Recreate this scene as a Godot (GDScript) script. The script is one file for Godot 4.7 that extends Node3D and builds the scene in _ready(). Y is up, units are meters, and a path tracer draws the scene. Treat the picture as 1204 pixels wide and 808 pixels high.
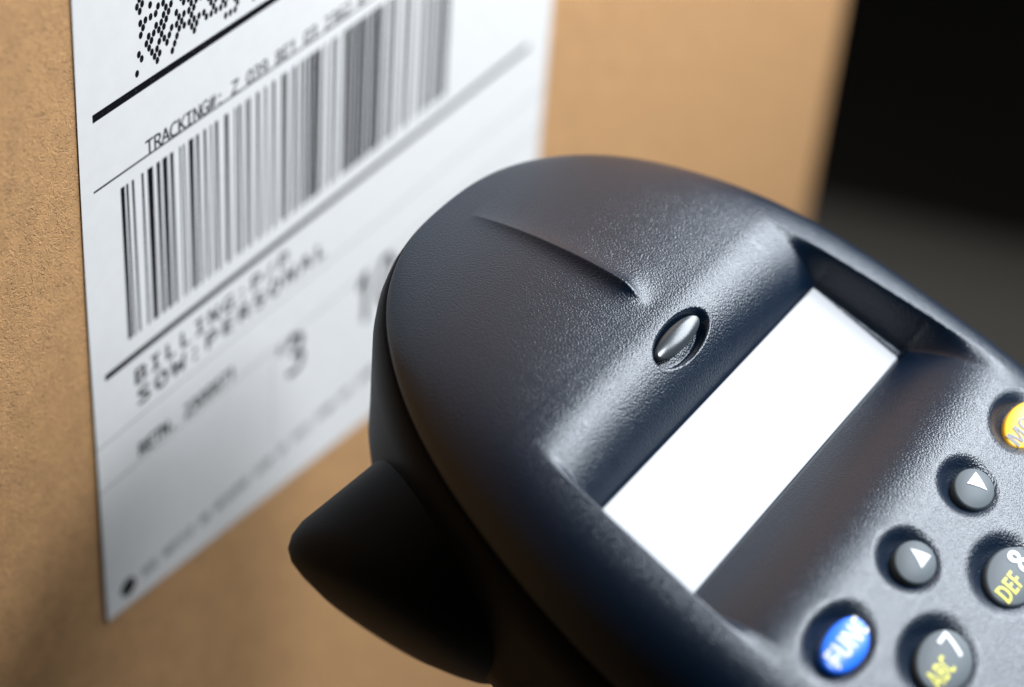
extends Node3D
# A hand-held terminal pointed at the address label of a carton that stands on a table. World axes: x along the label, y up, z out of the carton's front. Sizes in metres (mm() turns millimetres into metres).

const K := 0.001
const CAM_POS := Vector3(-0.153044, 0.220994, 0.143353)
const CAM_RIGHT := Vector3(0.54043, 0.06698, 0.83872)
const CAM_UP := Vector3(0.50739, 0.76924, -0.38836)
const CAM_BACK := Vector3(-0.67119, 0.63544, 0.38174)
const SCAN_X := Vector3(0.9998, 0.0092, 0.0166)
const SCAN_N := Vector3(-0.0146, 0.9325, 0.3607)
const SCAN_L := Vector3(-0.0122, -0.3609, 0.9325)
const SCAN_AT := Vector3(0.02524, 0.0558, 0.07365)

var rng := RandomNumberGenerator.new()
var M := {}

func _ready():
	rng.seed = 20
	camera_and_light()
	make_materials()
	build_floor()
	build_carton()
	build_terminal()

# ------------------------------------------------------------------ camera, light
func camera_and_light():
	var cam := Camera3D.new()
	cam.name = "camera"
	add_child(cam)
	var at := CameraAttributesPhysical.new()
	at.frustum_focal_length = 80.2
	at.exposure_aperture = 80.2 / 7.8
	at.frustum_focus_distance = 0.2515
	at.frustum_near = 0.01
	at.frustum_far = 20.0
	cam.attributes = at
	cam.fov = 17.02
	cam.near = 0.01
	cam.far = 20.0
	cam.transform = Transform3D(Basis(CAM_RIGHT, CAM_UP, CAM_BACK).orthonormalized(), CAM_POS)
	cam.current = true
	var we := WorldEnvironment.new()
	we.name = "environment"
	var env := Environment.new()
	env.background_mode = Environment.BG_COLOR
	env.background_color = Color(0.02, 0.023, 0.03)
	env.background_energy_multiplier = 1.0
	env.tonemap_mode = Environment.TONE_MAPPER_LINEAR
	env.tonemap_exposure = 0.97
	env.sdfgi_enabled = true
	env.ssao_enabled = true
	env.ssil_enabled = true
	we.environment = env
	add_child(we)
	softbox("softbox", Vector3(0.384, 0.288, 0.202), Vector3(-0.79, -0.51, -0.29), Vector2(0.34, 0.19), 0.42)
	softbox("overhead_softbox", Vector3(0.118, 0.305, 0.21), Vector3(0.4, -0.8, -0.45), Vector2(0.075, 0.075), 0.18)

func softbox(called: String, at: Vector3, aim: Vector3, size: Vector2, energy: float):
	var key := AreaLight3D.new()
	key.name = called
	key.area_size = size
	key.light_energy = energy
	key.light_color = Color(0.93, 0.965, 1.0)
	key.area_range = 6.0
	key.area_attenuation = 2.0
	key.shadow_enabled = true
	add_child(key)
	key.transform = Transform3D(Basis.looking_at(aim.normalized(), Vector3.UP), at)

# ------------------------------------------------------------------ small helpers
func sm(a: float, b: float, x: float) -> float:
	var t := clampf((x - a) / (b - a), 0.0, 1.0)
	return t * t * (3.0 - 2.0 * t)

func put(called: String, mesh: Mesh, mat: Material, parent: Node) -> MeshInstance3D:
	var o := MeshInstance3D.new()
	o.name = called
	o.mesh = mesh
	o.material_override = mat
	parent.add_child(o, true)
	return o

func array_mesh(v: PackedVector3Array, n: PackedVector3Array, idx: PackedInt32Array, uv := PackedVector2Array()) -> ArrayMesh:
	var a := []
	a.resize(Mesh.ARRAY_MAX)
	a[Mesh.ARRAY_VERTEX] = v
	a[Mesh.ARRAY_NORMAL] = n
	if uv.size():
		a[Mesh.ARRAY_TEX_UV] = uv
	a[Mesh.ARRAY_INDEX] = idx
	var m := ArrayMesh.new()
	m.add_surface_from_arrays(Mesh.PRIMITIVE_TRIANGLES, a)
	return m

# rows x cols points -> smooth sheet; flip turns the faces round; closed joins the last column with the first
func sheet(p: PackedVector3Array, rows: int, cols: int, flip := false, closed := false, uv := PackedVector2Array()) -> ArrayMesh:
	var n := PackedVector3Array()
	n.resize(p.size())
	var s := -1.0 if flip else 1.0
	for r in rows:
		for c in cols:
			var c0 := (c + cols - 1) % cols if closed else maxi(c - 1, 0)
			var c1 := (c + 1) % cols if closed else mini(c + 1, cols - 1)
			var du := p[r * cols + c1] - p[r * cols + c0]
			var dv := p[mini(r + 1, rows - 1) * cols + c] - p[maxi(r - 1, 0) * cols + c]
			var m := dv.cross(du) * s
			var l := m.length()
			n[r * cols + c] = m / l if l > 1e-14 else Vector3.ZERO
	for r in rows:      # a pole takes the normal of its neighbours
		for c in cols:
			if n[r * cols + c] == Vector3.ZERO:
				var sum := Vector3.ZERO
				var rr := 1 if r == 0 else rows - 2 if r == rows - 1 else r
				for k in cols:
					sum += n[rr * cols + k]
				n[r * cols + c] = sum.normalized() if sum.length() > 1e-6 else Vector3.UP
	var idx := PackedInt32Array()
	var last := cols if closed else cols - 1
	for r in rows - 1:
		for c in last:
			var a := r * cols + c
			var b := r * cols + (c + 1) % cols
			var d := a + cols
			var e := b + cols
			if flip:
				idx.append_array([a, d, b, b, d, e])
			else:
				idx.append_array([a, b, d, b, e, d])
	return array_mesh(p, n, idx, uv)

# box with rounded edges, centre c, size s, edge radius r
func rounded_box(c: Vector3, s: Vector3, r: float) -> ArrayMesh:
	var st := SurfaceTool.new()
	st.begin(Mesh.PRIMITIVE_TRIANGLES)
	var axes := [Vector3.RIGHT, Vector3.UP, Vector3.BACK]
	var steps := [-1.0, -0.98, -0.9, -0.72, 0.72, 0.9, 0.98, 1.0]
	for f in 6:
		var ax: int = f / 2
		var sg := 1.0 if f % 2 == 0 else -1.0
		var u: Vector3 = axes[(ax + 1) % 3]
		var w: Vector3 = axes[(ax + 2) % 3]
		var nn: Vector3 = axes[ax] * sg
		var g := []
		for i in 8:
			for j in 8:
				var half := s * 0.5 - Vector3.ONE * r
				var a := -1.0 + i * 2.0 / 7.0
				var b := -1.0 + j * 2.0 / 7.0
				# first and last two rings lie on the rounded edge
				var ai := clampf((absf(a) - 3.0 / 7.0) * 7.0 / 4.0, 0.0, 1.0) * signf(a)
				var bi := clampf((absf(b) - 3.0 / 7.0) * 7.0 / 4.0, 0.0, 1.0) * signf(b)
				var dirv := (nn + u * tan(ai * PI / 4) + w * tan(bi * PI / 4)).normalized()
				var core := nn * nn.abs().dot(half) + u * (signf(a) * u.dot(half)) + w * (signf(b) * w.dot(half))
				g.append([c + core + dirv * r, dirv])
		for i in 7:
			for j in 7:
				var q := [g[i * 8 + j], g[i * 8 + j + 1], g[(i + 1) * 8 + j + 1], g[(i + 1) * 8 + j]]
				var order := [0, 1, 2, 0, 2, 3]
				if sg < 0:
					order = [0, 2, 1, 0, 3, 2]
				for k in order:
					st.set_normal(q[k][1])
					st.add_vertex(q[k][0])
	st.index()
	return st.commit()

# ------------------------------------------------------------------ materials
func noise_image(size: int, freq: float, kind: int, oct: int, sd: int) -> Image:
	var f := FastNoiseLite.new()
	f.noise_type = kind
	f.frequency = freq
	f.fractal_octaves = oct
	f.seed = sd
	return f.get_seamless_image(size, size)

func plastic(col: Color, rough: float, grain: float, scale: float) -> StandardMaterial3D:
	var m := StandardMaterial3D.new()
	m.albedo_color = col.linear_to_srgb()
	m.roughness = rough
	m.metallic_specular = 0.5
	if grain > 0.0:
		m.heightmap_enabled = true
		m.heightmap_texture = M.grain
		m.heightmap_scale = grain
		m.uv1_triplanar = true
		m.uv1_scale = Vector3.ONE * scale
		m.uv1_triplanar_sharpness = 4.0
	return m

func make_materials():
	var g := noise_image(512, 0.075, FastNoiseLite.TYPE_SIMPLEX_SMOOTH, 2, 5)
	M.grain = ImageTexture.create_from_image(g)
	M.shell = plastic(Color(0.001, 0.0072, 0.0185), 0.32, 0.0044, 80.0)
	M.lower = plastic(Color(0.005, 0.006, 0.009), 0.45, 0.002, 60.0)
	M.barrel = plastic(Color(0.004, 0.007, 0.013), 0.55, 0.0015, 60.0)
	M.lower.metallic_specular = 0.16
	M.barrel.metallic_specular = 0.2
	M.shell.metallic_specular = 0.52
	M.window = plastic(Color(0.004, 0.004, 0.005), 0.2, 0.0, 1.0)
	M.key_grey = plastic(Color(0.065, 0.08, 0.09), 0.6, 0.0, 1.0)
	M.key_blue = plastic(Color(0.008, 0.15, 0.85), 0.35, 0.0, 1.0)
	M.key_yellow = plastic(Color(0.86, 0.46, 0.015), 0.4, 0.0, 1.0)
	M.trigger = plastic(Color(0.03, 0.035, 0.04), 0.25, 0.0, 1.0)
	M.print_white = plastic(Color(0.62, 0.62, 0.63), 0.55, 0.0, 1.0)
	M.print_yellow = plastic(Color(0.62, 0.58, 0.07), 0.55, 0.0, 1.0)
	M.print_grey = plastic(Color(0.2, 0.2, 0.2), 0.55, 0.0, 1.0)
	M.screen = plastic(Color(0.47, 0.475, 0.49), 0.6, 0.0, 1.0)
	# floor
	M.floor = plastic(Color(0.07, 0.062, 0.05), 0.8, 0.0, 1.0)
	M.table = plastic(Color(0.088, 0.077, 0.062), 0.7, 0.0, 1.0)
	# kraft board: short pressed fibres in many directions
	var n := 1024
	var col := Image.create(n, n, false, Image.FORMAT_RGB8)
	var hgt := Image.create(n, n, false, Image.FORMAT_L8)
	var h := PackedFloat32Array()
	h.resize(n * n)
	for k in 60000:
		var x := rng.randf() * n
		var y := rng.randf() * n
		var a := rng.randf_range(-0.9, 0.9) + (PI / 2 if rng.randf() < 0.35 else 0.0)
		var bend := rng.randf_range(-0.04, 0.04)
		var len := rng.randi_range(6, 18)
		var amp := rng.randf_range(-0.42, 0.40)
		for s in len:
			x += cos(a)
			y += sin(a)
			a += bend
			var w := amp * sin(PI * (s + 0.5) / len)
			var xi := posmod(int(x), n)
			var yi := posmod(int(y), n)
			h[yi * n + xi] += w
			h[yi * n + (xi + 1) % n] += w * 0.35
			h[((yi + 1) % n) * n + xi] += w * 0.35
	var mott := noise_image(n, 0.012, FastNoiseLite.TYPE_SIMPLEX_SMOOTH, 4, 11)
	var base := Color(0.455, 0.245, 0.102)
	var data := PackedByteArray()
	data.resize(n * n * 3)
	var hd := PackedByteArray()
	hd.resize(n * n)
	var md := mott.get_data()
	var px: int = md.size() / (n * n)
	for i in n * n:
		var v := clampf(h[i], -1.2, 1.2)
		var t := 1.0 + 0.62 * v + (md[i * px] / 255.0 - 0.5) * 0.22
		var c := Color(base.r * t, base.g * t * (1.0 - 0.03 * v), base.b * t * (1.0 - 0.06 * v)).linear_to_srgb()
		data[i * 3] = clampi(int(c.r * 255), 0, 255)
		data[i * 3 + 1] = clampi(int(c.g * 255), 0, 255)
		data[i * 3 + 2] = clampi(int(c.b * 255), 0, 255)
		hd[i] = clampi(int(128 + v * 80), 0, 255)
	col = Image.create_from_data(n, n, false, Image.FORMAT_RGB8, data)
	hgt = Image.create_from_data(n, n, false, Image.FORMAT_L8, hd)
	var kr := StandardMaterial3D.new()
	kr.albedo_texture = ImageTexture.create_from_image(col)
	kr.roughness = 0.75
	kr.heightmap_enabled = true
	kr.heightmap_texture = ImageTexture.create_from_image(hgt)
	kr.heightmap_scale = 0.028
	kr.uv1_triplanar = true
	kr.uv1_world_triplanar = true
	kr.uv1_scale = Vector3.ONE / 0.062
	kr.uv1_triplanar_sharpness = 6.0
	M.kraft = kr
	M.tape = plastic(Color(0.42, 0.27, 0.13), 0.25, 0.0, 1.0)

# ------------------------------------------------------------------ floor
func build_floor():
	var pm := PlaneMesh.new()
	pm.size = Vector2(12, 12)
	var o := put("floor", pm, M.floor, self)
	o.position = Vector3(1.5, -0.72, -1.0)
	o.set_meta("kind", "structure")
	o.set_meta("label", "dark floor out of focus behind the bench")
	var t := Node3D.new()
	t.name = "bench"
	t.set_meta("label", "dark grey brown bench with soft rounded edge, out of focus behind the carton")
	t.set_meta("category", "bench")
	add_child(t)
	t.position = Vector3(0.028, -0.72, 0.08)
	t.rotation.y = deg_to_rad(17.0)
	put("seat", rounded_box(Vector3(-0.03, 0.42 - 0.15, 0), Vector3(1.38, 0.30, 1.25), 0.148), M.table, t)
	for x in [-0.5, 0.45]:
		for z in [-0.4, 0.4]:
			put("leg", rounded_box(Vector3(x, 0.0625, z), Vector3(0.06, 0.125, 0.06), 0.004), M.table, t)

# ------------------------------------------------------------------ carton and its label
func build_carton():
	var box := Node3D.new()
	box.name = "cardboard_carton"
	box.set_meta("label", "brown corrugated cardboard carton with white shipping label on its front")
	box.set_meta("category", "box")
	add_child(box)
	box.position = Vector3(-0.06, -0.3, -0.2)
	var w := 0.561
	var hgt := 0.67
	var dep := 0.4
	var t := 0.004
	put("front_panel", rounded_box(Vector3(0, hgt / 2, dep / 2 - t / 2), Vector3(w, hgt, t), 0.0018), M.kraft, box)
	put("back_panel", rounded_box(Vector3(0, hgt / 2, -dep / 2 + t / 2), Vector3(w, hgt, t), 0.0018), M.kraft, box)
	for s in [-1, 1]:
		put("side_panel", rounded_box(Vector3(s * (w / 2 - t / 2), hgt / 2, 0), Vector3(t, hgt, dep - 2 * t + 0.001), 0.0018), M.kraft, box)
		put("top_flap", rounded_box(Vector3(0, hgt + t / 2 + 0.0002, s * dep / 4), Vector3(w, t, dep / 2 - 0.0008), 0.0018), M.kraft, box)
	put("bottom_panel", rounded_box(Vector3(0, t / 2 + 0.001, 0), Vector3(w - 2 * t, t, dep - 2 * t), 0.0018), M.kraft, box)
	put("packing_tape", rounded_box(Vector3(0, hgt + t + 0.0004, 0), Vector3(w, 0.0002, 0.05), 0.0001), M.tape, box)
	# the label: a sheet of paper a fifth of a millimetre thick, slightly lifted at its lower left corner
	var label := put("shipping_label", label_mesh(), label_material(), box)
	label.position = -box.position
	label.set_meta("label", "white shipping label printed with a barcode and black rules")

const LX0 := -0.4
const LX1 := 101.8
const LY0 := -10.0
const LY1 := 128.0

func label_mesh() -> ArrayMesh:
	var st := SurfaceTool.new()
	st.begin(Mesh.PRIMITIVE_TRIANGLES)
	var nx := 40
	var ny := 60
	var th := 0.09
	var grid := []
	for j in ny + 1:
		for i in nx + 1:
			var fx := float(i) / nx
			var fy := float(j) / ny
			var x0 := LX0 + 0.9 * sm(0.35, 1.0, fy) * 1.2
			var x := lerpf(x0, LX1, fx)
			var yb := lerpf(1.3, -8.8, fx)
			var y := lerpf(yb, LY1, fy)
			var z := 0.14 + 0.3 * pow(maxf(0.0, 1.0 - fx * 6.0), 2) * (0.5 + 0.5 * sin(fy * 7.0 + 1.0)) * 0.35
			z += 0.05 * sin(x * 0.11 + y * 0.05) * 0.5 + 0.03
			grid.append(Vector3(x, y, z))
	var uvof := func(p: Vector3) -> Vector2: return Vector2((p.x - LX0) / (LX1 - LX0), 1.0 - (p.y - LY0) / (LY1 - LY0))
	for face in 2:
		for j in ny:
			for i in nx:
				var a: Vector3 = grid[j * (nx + 1) + i]
				var b: Vector3 = grid[j * (nx + 1) + i + 1]
				var c: Vector3 = grid[(j + 1) * (nx + 1) + i + 1]
				var d: Vector3 = grid[(j + 1) * (nx + 1) + i]
				var q := [a, d, c, a, c, b] if face == 0 else [a, c, d, a, b, c]
				st.set_smooth_group(face)
				for p in q:
					st.set_uv(uvof.call(p) if face == 0 else Vector2(0.001, 0.001))
					st.add_vertex((p - Vector3(0, 0, th * face)) * K)
	# edges
	var ring := []
	for i in nx: ring.append(grid[i])
	for j in ny: ring.append(grid[j * (nx + 1) + nx])
	for i in nx: ring.append(grid[ny * (nx + 1) + nx - i])
	for j in ny: ring.append(grid[(ny - j) * (nx + 1)])
	st.set_smooth_group(-1)
	for i in ring.size():
		var a: Vector3 = ring[i]
		var b: Vector3 = ring[(i + 1) % ring.size()]
		var a2 := a - Vector3(0, 0, th)
		var b2 := b - Vector3(0, 0, th)
		for p in [a, b, b2, a, b2, a2]:
			st.set_uv(Vector2(0.001, 0.001))
			st.add_vertex(p * K)
	st.generate_normals()
	st.index()
	return st.commit()

var ink: PackedFloat32Array
var IW := 1534
var IH := 2048
const PPM := 14.84

func ix(x: float) -> float: return (x - LX0) / (LX1 - LX0) * IW
func iy(y: float) -> float: return (1.0 - (y - LY0) / (LY1 - LY0)) * IH

func ink_rect(x0: float, x1: float, y0: float, y1: float, dark := 1.0):
	var a := ix(x0)
	var b := ix(x1)
	var c := iy(y1)
	var d := iy(y0)
	for y in range(maxi(0, int(c)), mini(IH, int(d) + 1)):
		var cy := clampf(minf(d, y + 1) - maxf(c, y), 0, 1)
		for x in range(maxi(0, int(a)), mini(IW, int(b) + 1)):
			var cx := clampf(minf(b, x + 1) - maxf(a, x), 0, 1)
			var i := y * IW + x
			ink[i] = maxf(ink[i], cx * cy * dark)

func ink_tri(p: Vector2, q: Vector2, r: Vector2, dark: float):
	var area := (q - p).cross(r - p)
	if absf(area) < 1e-6: return
	var x0 := maxi(0, int(minf(p.x, minf(q.x, r.x))))
	var x1 := mini(IW - 1, int(maxf(p.x, maxf(q.x, r.x))))
	var y0 := maxi(0, int(minf(p.y, minf(q.y, r.y))))
	var y1 := mini(IH - 1, int(maxf(p.y, maxf(q.y, r.y))))
	var s := 1.0 if area > 0 else -1.0
	for y in range(y0, y1 + 1):
		for x in range(x0, x1 + 1):
			var hit := 0
			for k in 9:
				var o := Vector2(x + (k % 3) / 3.0 + 0.1667, y + (k / 3) / 3.0 + 0.1667)
				if (q - p).cross(o - p) * s >= 0 and (r - q).cross(o - q) * s >= 0 and (p - r).cross(o - r) * s >= 0:
					hit += 1
			if hit:
				ink[y * IW + x] = minf(1.0, ink[y * IW + x] + hit / 9.0 * dark)

func ink_disc(cx: float, cy: float, r: float, dark := 1.0, slim := 1.0):
	var n := 14
	for k in n:
		var a := Vector2(cos(TAU * k / n), sin(TAU * k / n)) * r * Vector2(slim, 1.0)
		var b := Vector2(cos(TAU * (k + 1) / n), sin(TAU * (k + 1) / n)) * r * Vector2(slim, 1.0)
		ink_tri(Vector2(ix(cx), iy(cy)), Vector2(ix(cx + a.x), iy(cy + a.y)), Vector2(ix(cx + b.x), iy(cy + b.y)), dark)

var glyphs := {}
func glyph(ch: String, face: String, bold: bool) -> PackedVector3Array:      # triangles of one letter, one unit high from baseline to capital top, starting at x = 0
	var key := ch + face + str(bold)
	if not glyphs.has(key):
		var f := SystemFont.new()
		f.font_names = PackedStringArray([face])
		if bold: f.font_weight = 700
		var out := []
		for s in ["H", ch]:
			var t := TextMesh.new()
			t.font = f
			t.font_size = 64
			t.pixel_size = 0.01
			t.depth = 0.0
			t.curve_step = 2.0
			t.horizontal_alignment = HORIZONTAL_ALIGNMENT_LEFT
			t.vertical_alignment = VERTICAL_ALIGNMENT_BOTTOM
			t.text = s
			var a := t.get_mesh_arrays()
			var v: PackedVector3Array = a[Mesh.ARRAY_VERTEX]
			var ii = a[Mesh.ARRAY_INDEX]
			var tri := PackedVector3Array()
			if ii != null and ii.size():
				for k in ii: tri.append(v[k])
			else:
				tri = v
			out.append(tri)
		var lo := 1e9
		var hi := -1e9
		var xl := 1e9
		for p in out[0]:
			lo = minf(lo, p.y)
			hi = maxf(hi, p.y)
		for p in out[1]: xl = minf(xl, p.x)
		var res := PackedVector3Array()
		for p in out[1]:
			res.append(Vector3(p.x, p.y - lo, 0) / (hi - lo))
		glyphs[key] = res
	return glyphs[key]

func ink_text(text: String, x: float, y: float, cap: float, pitch: float, squeeze := 1.0, dark := 1.0, bold := false, fat := 1.0):
	for k in text.length():
		if text[k] == " ": continue
		var g := glyph(text[k], "Droid Sans Mono", bold)
		for t in range(0, g.size(), 3):
			var q := []
			for s in 3:
				var p := g[t + s]
				q.append(Vector2(ix(x + k * pitch + p.x * cap * squeeze), iy(y + p.y * cap)))
			ink_tri(q[0], q[1], q[2], dark)
			for o in [Vector2(0.9, 0.0), Vector2(0.4, 0.9)]:      # the ink bleeds a little
				ink_tri(q[0] + o * fat, q[1] + o * fat, q[2] + o * fat, dark)
			if fat > 1.5:
				for o in [Vector2(1.2, 0.0), Vector2(-1.0, 1.0), Vector2(0.0, -1.0)]:
					ink_tri(q[0] + o, q[1] + o, q[2] + o, dark)

func label_material() -> StandardMaterial3D:
	ink.resize(IW * IH)
	# rules
	ink_rect(2.4, 98.5, 77.3, 78.35)
	ink_rect(1.9, 98.5, 68.13, 68.40)
	ink_rect(1.9, 96.0, 40.6, 41.55)
	ink_rect(-0.4, 101.8, 30.95, 31.12, 0.7)
	ink_rect(-0.4, 101.8, 23.75, 23.92, 0.7)
	ink_rect(34.5, 34.65, 6.5, 23.8, 0.5)
	# bars of the code: start, width in millimetres
	var bars := [6.38, .59, 7.35, .26, 8.33, .28, 10.02, .26, 11.07, .88, 12.70, .51, 13.77, .76, 15.12, .50, 16.82, .18, 17.51, .18, 18.51, .79, 19.91, .40, 21.27, .38, 22.5, .2, 23.40, .48, 25.2, .64, 27.06, .24, 27.85, .43, 29.25, .24, 29.81, .30, 31.34, .50, 32.95, .35, 34.46, .52, 36.3, .51, 37.1, .39, 38.57, .62, 40.00, .26, 40.79, .5, 41.86, .55, 42.71, .6, 43.60, .78, 45.3, .3, 46.73, .45, 47.70, .28]
	bars += [49.29, .69, 50.3, .5, 51.10, .56, 52.08, .71, 53.07, .6, 54.0, .6, 55.2, .82, 56.36, .68, 57.3, .6, 58.9, .3, 59.6, .35, 60.6, .6, 62.9, .5, 63.9, .55, 66.2, .5, 67.9, .5, 68.8, .45, 70.2, .5, 71.2, .6, 72.4, .5, 73.2, .62]
	for k in range(0, bars.size(), 2):
		ink_rect(bars[k] - 0.04, bars[k] + bars[k + 1] + 0.07, 44.1, 66.35)
	# words
	ink_text("TRACKING#: Z 039 8E1 03 2362 4", 10.75, 68.35, 1.95, 1.42, 1.0)
	ink_text("BILLING:P/P", 7.0, 36.4, 2.3, 2.86, 1.25, 1.0, false, 2.2)
	ink_text("SOW:PERSONAL", 7.3, 33.0, 2.3, 3.3, 1.4, 1.0, true, 3.2)
	ink_text("RETN. 2300071", 7.0, 24.6, 2.1, 1.5, 0.95, 1.0, true, 2.4)
	ink_text("N/E", 35.6, 21.6, 1.9, 1.3, 0.8, 0.9)
	ink_text("3", 37.4, 16.6, 6.6, 4.0, 0.85, 1.0, true, 4.0)
	ink_text("10", 53.0, 15.0, 9.0, 5.2, 0.7, 0.8, true, 5.0)
	ink_text("SEE NOTICE ON REVERSE SIDE OF THIS FORM FOR TERMS AND LIMITS", 6.6, 3.6, 1.5, 1.08, 0.9, 1.0, true)
	ink_disc(3.9, 4.2, 1.5)
	# square field of six-sided dots
	for r in 36:
		for c in 32:
			var x := 10.0 + c * 0.87 + (0.435 if r % 2 else 0.0)
			var y := 79.9 + r * 0.76
			var p := 0.5
			if r < 2: p = 0.2
			if c < 3 and r > 4: p = 0.3
			if Vector2(c - 16, r - 18).length() < 4.5: p = 0.0
			if rng.randf() < p:
				ink_disc(x, y, 0.47, 1.0, 0.72)
	# pinholes in the solid ink, specks on the paper
	for k in 26000:
		var x := rng.randi_range(1, IW - 3)
		var y := rng.randi_range(1, IH - 3)
		var i := y * IW + x
		if ink[i] > 0.9:
			ink[i] *= rng.randf_range(0.45, 0.9)
	var paper := noise_image(512, 0.02, FastNoiseLite.TYPE_SIMPLEX_SMOOTH, 4, 3)
	var pd := paper.get_data()
	var step: int = pd.size() / (512 * 512)
	var data := PackedByteArray()
	data.resize(IW * IH * 3)
	for y in IH:
		for x in IW:
			var i := y * IW + x
			var v := 0.645 + (pd[((y % 512) * 512 + x % 512) * step] / 255.0 - 0.5) * 0.03
			var k := ink[i]
			var rgbv := Vector3(v * 1.035, v, v * 0.965) * (1.0 - k) + Vector3(0.004, 0.004, 0.006) * k
			var c := Color(rgbv.x, rgbv.y, rgbv.z).linear_to_srgb()
			data[i * 3] = int(c.r * 255)
			data[i * 3 + 1] = int(c.g * 255)
			data[i * 3 + 2] = int(c.b * 255)
	var m := StandardMaterial3D.new()
	m.albedo_texture = ImageTexture.create_from_image(Image.create_from_data(IW, IH, false, Image.FORMAT_RGB8, data))
	m.texture_repeat = false
	m.roughness = 0.7
	m.metallic_specular = 0.2
	return m

# ------------------------------------------------------------------ the terminal (its own axes: x across, y out of the face, z to the rear; millimetres)
const T := 0.00097
const A := 37.0
const VC := 15.0
const VB := 60.0
const RC := 120.0
const RB := 45.0
const PW := 2.4
var keys := [      # u, v, half width, half length, kind
	[-20.9, 21.9, 4.5, 2.3, "func"], [-6.2, 22.3, 3.2, 2.45, "up"], [8.5, 22.5, 3.2, 2.45, "down"], [23.2, 22.8, 4.5, 2.4, "mode"],
	[-13.7, 31.0, 4.7, 3.1, "seven"], [2.2, 31.6, 4.7, 3.1, "eight"]]

func mid(v: float) -> float:      # the nose sits a little off centre
	return 0.8 * (1.0 - sm(-18.0, 12.0, v))

func rad(u: float, v: float) -> float:
	var s := pow(absf(u - mid(v)) / A, PW)
	if v < VC: s += pow((VC - v) / VB, PW)
	elif v > RC: s += pow((v - RC) / RB, PW)
	return pow(s, 1.0 / PW)

func half_w(v: float) -> float:
	var s := 1.0
	if v < VC: s -= pow((VC - v) / VB, PW)
	elif v > RC: s -= pow((v - RC) / RB, PW)
	return A * pow(maxf(s, 0.0), 1.0 / PW)

func seam(v: float) -> float:
	return -4.6 - 0.8 * (1.0 - sm(-45.0, -33.0, v)) - 2.0 * sm(100, 165, v)

func crown(v: float) -> float:      # the spine of the cover: the nose droops, the rails climb to the keypad, which leans back a little
	if v < -14.0:
		return 4.6 + 0.10 * (v + 14.0) - 0.0058 * (v + 14.0) * (v + 14.0)
	if v < 12.0:
		return 4.6 + 0.10 * (v + 14.0)
	var t := v - 12.0
	if t < 8.0:
		return 7.2 + 0.10 * t - 0.15 * t * t / 16.0
	return 7.4 - 0.05 * minf(t - 8.0, 60.0) - 1.5 * sm(90, 160, v)

func face(u: float, v: float) -> float:      # height of the top cover
	var r := minf(rad(u, v), 1.0)
	var hs := seam(v)
	var top := maxf(crown(v) - 0.0017 * u * u, hs + 1.2)
	var h := hs + (top - hs) * sqrt(maxf(0.0, 1.0 - pow(r, 10.0)))
	# trough that holds the screen
	if v > -18.0 and v < 20.0 and absf(u) < 34.0:
		var tz := -0.7
		var rise := maxf(h, 0.0) + 0.7
		if v < -6.6:
			tz = -0.7 + rise * (1.0 - pow(maxf((v + 17.0) / 10.4, 0.0), 1.9))
		elif v > 6.6:
			tz = -0.7 + rise * (1.0 - pow(1.0 - clampf((v - 5.9) / 13.6, 0.0, 1.0), 2.2))
		var g := clampf((v + 14.0) / 28.5, 0, 1)
		var m := 1.0 - clampf((absf(u) - lerpf(24.5, 26.8, g)) / lerpf(1.4, 2.4, g), 0.0, 1.0)
		m = lerpf(m, m * m * (3.0 - 2.0 * m), 0.35)
		h = lerpf(h, minf(h, tz), m)
	# raised pointer rib on the nose
	if v > -42.0 and v < -17.5:
		var x := u + 0.15
		var hh := 1.35 * pow(clampf((v + 41.5) / 18.0, 0.0, 1.0), 0.6) * (1.0 - sm(-22.2, -18.0, v))
		h += hh * (exp(-x / 2.0) if x > 0 else exp(x / 0.8) )
	# oval seat of the trigger lamp
	var q := sqrt(pow((u + 0.2) / 5.8, 2) + pow((v + 13.1) / 2.35, 2))
	if q < 1.1:
		h -= 1.9 * (1.0 - sm(0.70, 1.0, q))
	# dished seats of the keys
	if v > 16.0 and v < 40.0:
		for k in keys:
			var e: float = sqrt(pow((u - k[0] + 0.8) / (k[2] + 1.8), 2) + pow((v - k[1] + 0.85) / (k[3] + 1.75), 2))
			if e < 1.05:
				h -= 1.45 * (1.0 - sm(0.30, 1.02, e))
	return h

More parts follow.
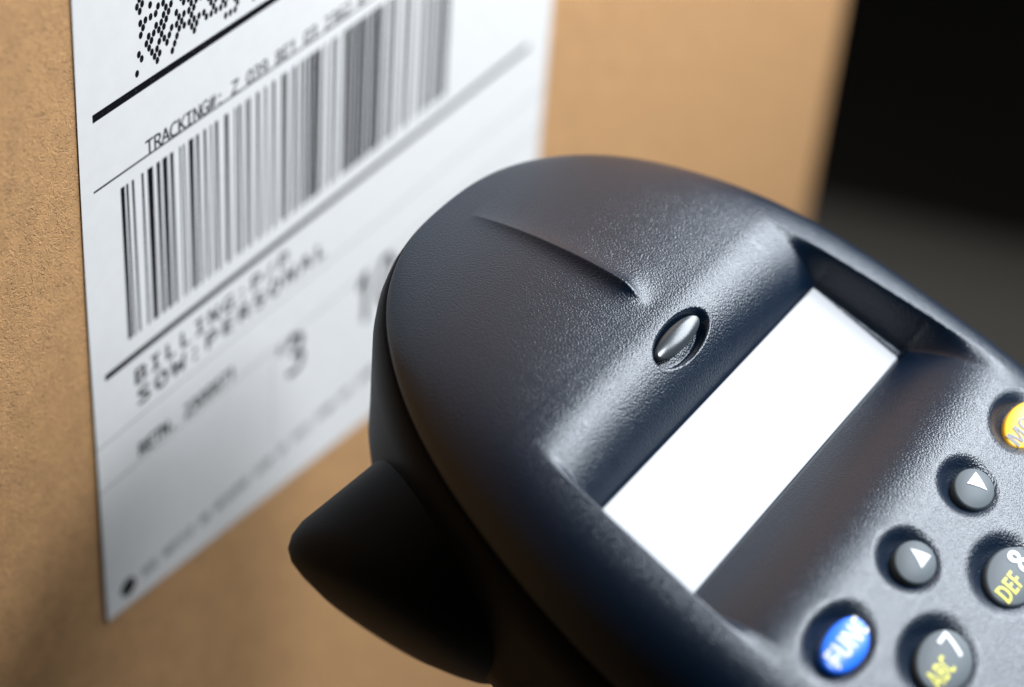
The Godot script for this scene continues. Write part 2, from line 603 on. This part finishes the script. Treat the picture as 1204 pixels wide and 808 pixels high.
func build_terminal():
	var root := Node3D.new()
	root.name = "barcode_scanner"
	root.set_meta("label", "dark grey hand-held barcode terminal with white screen and round keys")
	root.set_meta("category", "barcode scanner")
	add_child(root)
	root.transform = Transform3D(Basis(SCAN_X, SCAN_N, SCAN_L).orthonormalized(), SCAN_AT)
	# top cover
	var vs := PackedFloat32Array()
	for i in 400:
		vs.append(VC - VB * cos(PI / 2 * pow(i / 400.0, 1.0)))
	var v := VC
	while v < 40.0:
		vs.append(v)
		v += 0.23
	while v < RC:
		vs.append(v)
		v += 2.5
	for i in 25:
		vs.append(RC + RB * sin(PI / 2 * i / 24.0))
	var cols := 540
	var p := PackedVector3Array()
	for vv in vs:
		var w := half_w(vv)
		# the skirt below the rim
		p.append(Vector3(mid(vv) - w * 0.97, seam(vv) - 0.12, vv) * T)
		for c in cols:
			var u := mid(vv) + w * sin(PI * (float(c) / (cols - 1) - 0.5))
			p.append(Vector3(u, face(u, vv), vv) * T)
		p.append(Vector3(mid(vv) + w * 0.97, seam(vv) - 0.12, vv) * T)
	put("top_cover", sheet(p, vs.size(), cols + 2), M.shell, root)
	# lower housing: rings under the seam
	var path := []
	for i in 121:
		var t := PI / 2 * i / 120.0
		path.append(Vector2(half_w(VC - VB * cos(t)), VC - VB * cos(t)))
	for i in 30: path.append(Vector2(A, VC + (RC - VC) * (i + 1) / 31.0))
	for i in 41: path.append(Vector2(half_w(RC + RB * sin(PI / 2 * i / 40.0)), RC + RB * sin(PI / 2 * i / 40.0)))
	var ring := []
	for q in path: ring.append(q)
	for i in range(path.size() - 2, 0, -1): ring.append(Vector2(-path[i].x, path[i].y))
	var prof := [[-1.8, -0.3], [-0.7, -0.3], [-0.25, -0.35], [0.0, -0.5], [0.2, -0.9], [0.3, -2.0], [0.2, -3.5], [-0.2, -5.5], [-0.8, -7.5], [-1.7, -10.5], [-2.6, -13.5], [-3.8, -17.5], [-4.9, -21.5], [-6.3, -25.5], [-8.0, -28.0], [-12.0, -29.4], [-18.0, -30.0], [-28.0, -30.3], [-36.0, -30.4]]
	var lp := PackedVector3Array()
	for pr in prof:
		for i in ring.size():
			var a: Vector2 = ring[(i + ring.size() - 1) % ring.size()]
			var b: Vector2 = ring[(i + 1) % ring.size()]
			var nrm := Vector2((b - a).y, -(b - a).x).normalized()
			var q: Vector2 = ring[i]
			var off: float = pr[0]
			var pt := q + nrm * off
			if off < -5.0:      # towards the spine, so that the rings never cross
				var more := (off + 5.0) / 32.0
				pt = q + nrm * -5.0
				pt = Vector2(pt.x * (1.0 + more), pt.y + (40.0 - pt.y) * -more * 0.45)
			lp.append(Vector3(pt.x + mid(q.y), seam(q.y) + pr[1], pt.y) * T)
	put("lower_housing", sheet(lp, prof.size(), ring.size(), true, true), M.lower, root)
	# screen
	put("screen", rounded_box(Vector3(-1.0, -0.35, 0) * T, Vector3(50.9, 0.7, 13.2) * T, 0.0003), M.screen, root)
	# trigger lamp
	var b := oval_cap(4.7, 1.4, 2.0, 0.9)
	var bt := put("indicator_light", b, M.trigger, root)
	bt.rotation.x = deg_to_rad(11.0)
	bt.position = Vector3(-0.2, face(-0.2, -15.4) - 0.95, -13.5) * T
	for k in keys:
		build_key(root, k)
	build_barrel(root)

func dome(q: float) -> float:
	return 0.75 - 0.55 * pow(q, 2.4)

func oval_cap(ru: float, rv: float, depth: float, rise := 1.0) -> ArrayMesh:
	var rows := []
	rows.append([1.0, -depth])
	rows.append([1.0, -0.35])
	for k in 5:
		var t := PI / 2 * (k + 1) / 5.0
		rows.append([0.90 + 0.10 * cos(t), -0.35 + (dome(0.9) * rise + 0.35) * sin(t)])
	for k in 8:
		var q := 0.9 * (8 - k) / 9.0
		rows.append([q, dome(q) * rise])
	rows.append([0.0, dome(0) * rise])
	var n := 48
	var p := PackedVector3Array()
	for r in rows:
		for i in n:
			var a := TAU * i / n
			p.append(Vector3(cos(a) * ru * r[0], r[1], sin(a) * rv * r[0]) * T)
	return sheet(p, rows.size(), n, true, true)

func build_key(root: Node3D, k: Array):
	var ru: float = k[2] - 0.05
	var rv: float = k[3]
	var mat: Material = M.key_grey
	if k[4] == "func": mat = M.key_blue
	if k[4] == "mode": mat = M.key_yellow
	var o := put("key", oval_cap(ru, rv, 2.4), mat, root)
	var y: float = crown(k[1]) - 0.0019 * k[0] * k[0] - 0.6
	o.position = Vector3(k[0], y, k[1]) * T
	match k[4]:
		"func":
			o.set_meta("label", "blue oval function key")
			key_text(o, ru, rv, "FUNC", -3.5, 0.95, 2.15, 7.2, M.print_white, true)
		"mode":
			o.set_meta("label", "yellow oval key printed in grey at the right of its row")
			key_text(o, ru, rv, "MODE", -3.9, 0.9, 1.9, 7.6, M.print_grey, true)
		"up":
			o.set_meta("label", "round grey key with white up arrow")
			key_arrow(o, ru, rv, -1.0)
		"down":
			o.set_meta("label", "round grey key with white down arrow")
			key_arrow(o, ru, rv, 1.0)
		"seven":
			o.set_meta("label", "grey key printed ABC and 7")
			key_text(o, ru, rv, "ABC", -3.9, 1.35, 2.1, 3.7, M.print_yellow, true)
			key_text(o, ru, rv, "7", 0.9, 1.0, 2.9, 2.2, M.print_white, true)
		"eight":
			o.set_meta("label", "grey key printed DEF and 8")
			key_text(o, ru, rv, "DEF", -3.9, 1.35, 2.1, 3.7, M.print_yellow, true)
			key_text(o, ru, rv, "8", 0.9, 1.0, 2.9, 2.2, M.print_white, true)

func on_key(x: float, z: float, ru: float, rv: float) -> Vector3:
	var q := sqrt(pow(x / ru, 2) + pow(z / rv, 2))
	return Vector3(x, dome(minf(q, 0.92)) + 0.06, z) * T

func key_text(o: Node3D, ru: float, rv: float, text: String, x0: float, z0: float, cap: float, width: float, mat: Material, bold: bool):
	var all := PackedVector3Array()
	var pen := 0.0
	for ch in text:
		var g := glyph(ch, "Droid Sans", bold)
		var lo := 1e9
		var hi := -1e9
		for q in g:
			lo = minf(lo, q.x)
			hi = maxf(hi, q.x)
		for q in g: all.append(Vector3(q.x - lo + pen, q.y, 0))
		pen += hi - lo + 0.13
	pen -= 0.13
	var st := SurfaceTool.new()
	st.begin(Mesh.PRIMITIVE_TRIANGLES)
	for t in range(0, all.size(), 3):
		split_tri(st, all[t], all[t + 1], all[t + 2], 2, x0, z0, cap, width / pen, ru, rv)
	st.generate_normals()
	put("lettering", st.commit(), mat, o)

func split_tri(st: SurfaceTool, a: Vector3, b: Vector3, c: Vector3, depth: int, x0: float, z0: float, cap: float, sx: float, ru: float, rv: float):
	if depth > 0:
		var ab := (a + b) / 2
		var bc := (b + c) / 2
		var ca := (c + a) / 2
		split_tri(st, a, ab, ca, depth - 1, x0, z0, cap, sx, ru, rv)
		split_tri(st, ab, b, bc, depth - 1, x0, z0, cap, sx, ru, rv)
		split_tri(st, ca, bc, c, depth - 1, x0, z0, cap, sx, ru, rv)
		split_tri(st, ab, bc, ca, depth - 1, x0, z0, cap, sx, ru, rv)
		return
	var q := []
	for p in [a, b, c]:
		q.append(on_key(x0 + p.x * sx, z0 - p.y * cap, ru, rv))
	if (q[1] - q[0]).cross(q[2] - q[0]).y > 0:      # front faces run clockwise seen from above
		q = [q[0], q[2], q[1]]
	for p in q: st.add_vertex(p)

func key_arrow(o: Node3D, ru: float, rv: float, s: float):
	var st := SurfaceTool.new()
	st.begin(Mesh.PRIMITIVE_TRIANGLES)
	var a := Vector3(0.35 - 1.25, 0.95 * s, 0)
	var b := Vector3(0.35 + 1.25, 0.95 * s, 0)
	var c := Vector3(0.35, -1.3 * s, 0)
	split_tri(st, a, b, c, 3, 0.25, -0.1, 1.0, 1.0, ru, rv)
	st.generate_normals()
	put("arrow_mark", st.commit(), M.print_white, o)

func build_barrel(root: Node3D):
	var c := Vector3(-29.0, -35.2, -18.4)      # middle of the open end, which is cut off square to n
	var ax := Vector3(0.6817, 0.7062, 0.1911)      # from the open end up into the body
	var lz := Vector3(0.1922, -0.0077, 0.9813)
	var m := Vector3(-0.4826, 0.87, 0.1013)
	var r := 13.95
	var prof := [[0.0, -1.4], [r * 0.5, -1.1], [r - 4.0, -0.3], [r - 2.4, 0.35], [r - 1.2, 1.4], [r - 0.4, 3.0], [r, 5.0], [r, 10.0], [r, 16.0], [r - 1.0, 21.0], [0.0, 21.5]]
	var p := PackedVector3Array()
	for q in prof:
		for i in 72:
			var a := TAU * i / 72
			p.append((c + ax * q[1] + (lz * cos(a) * 1.16 + m * sin(a) * 1.36) * q[0]) * T)
	put("scan_barrel", sheet(p, prof.size(), 72, true, true), M.barrel, root)
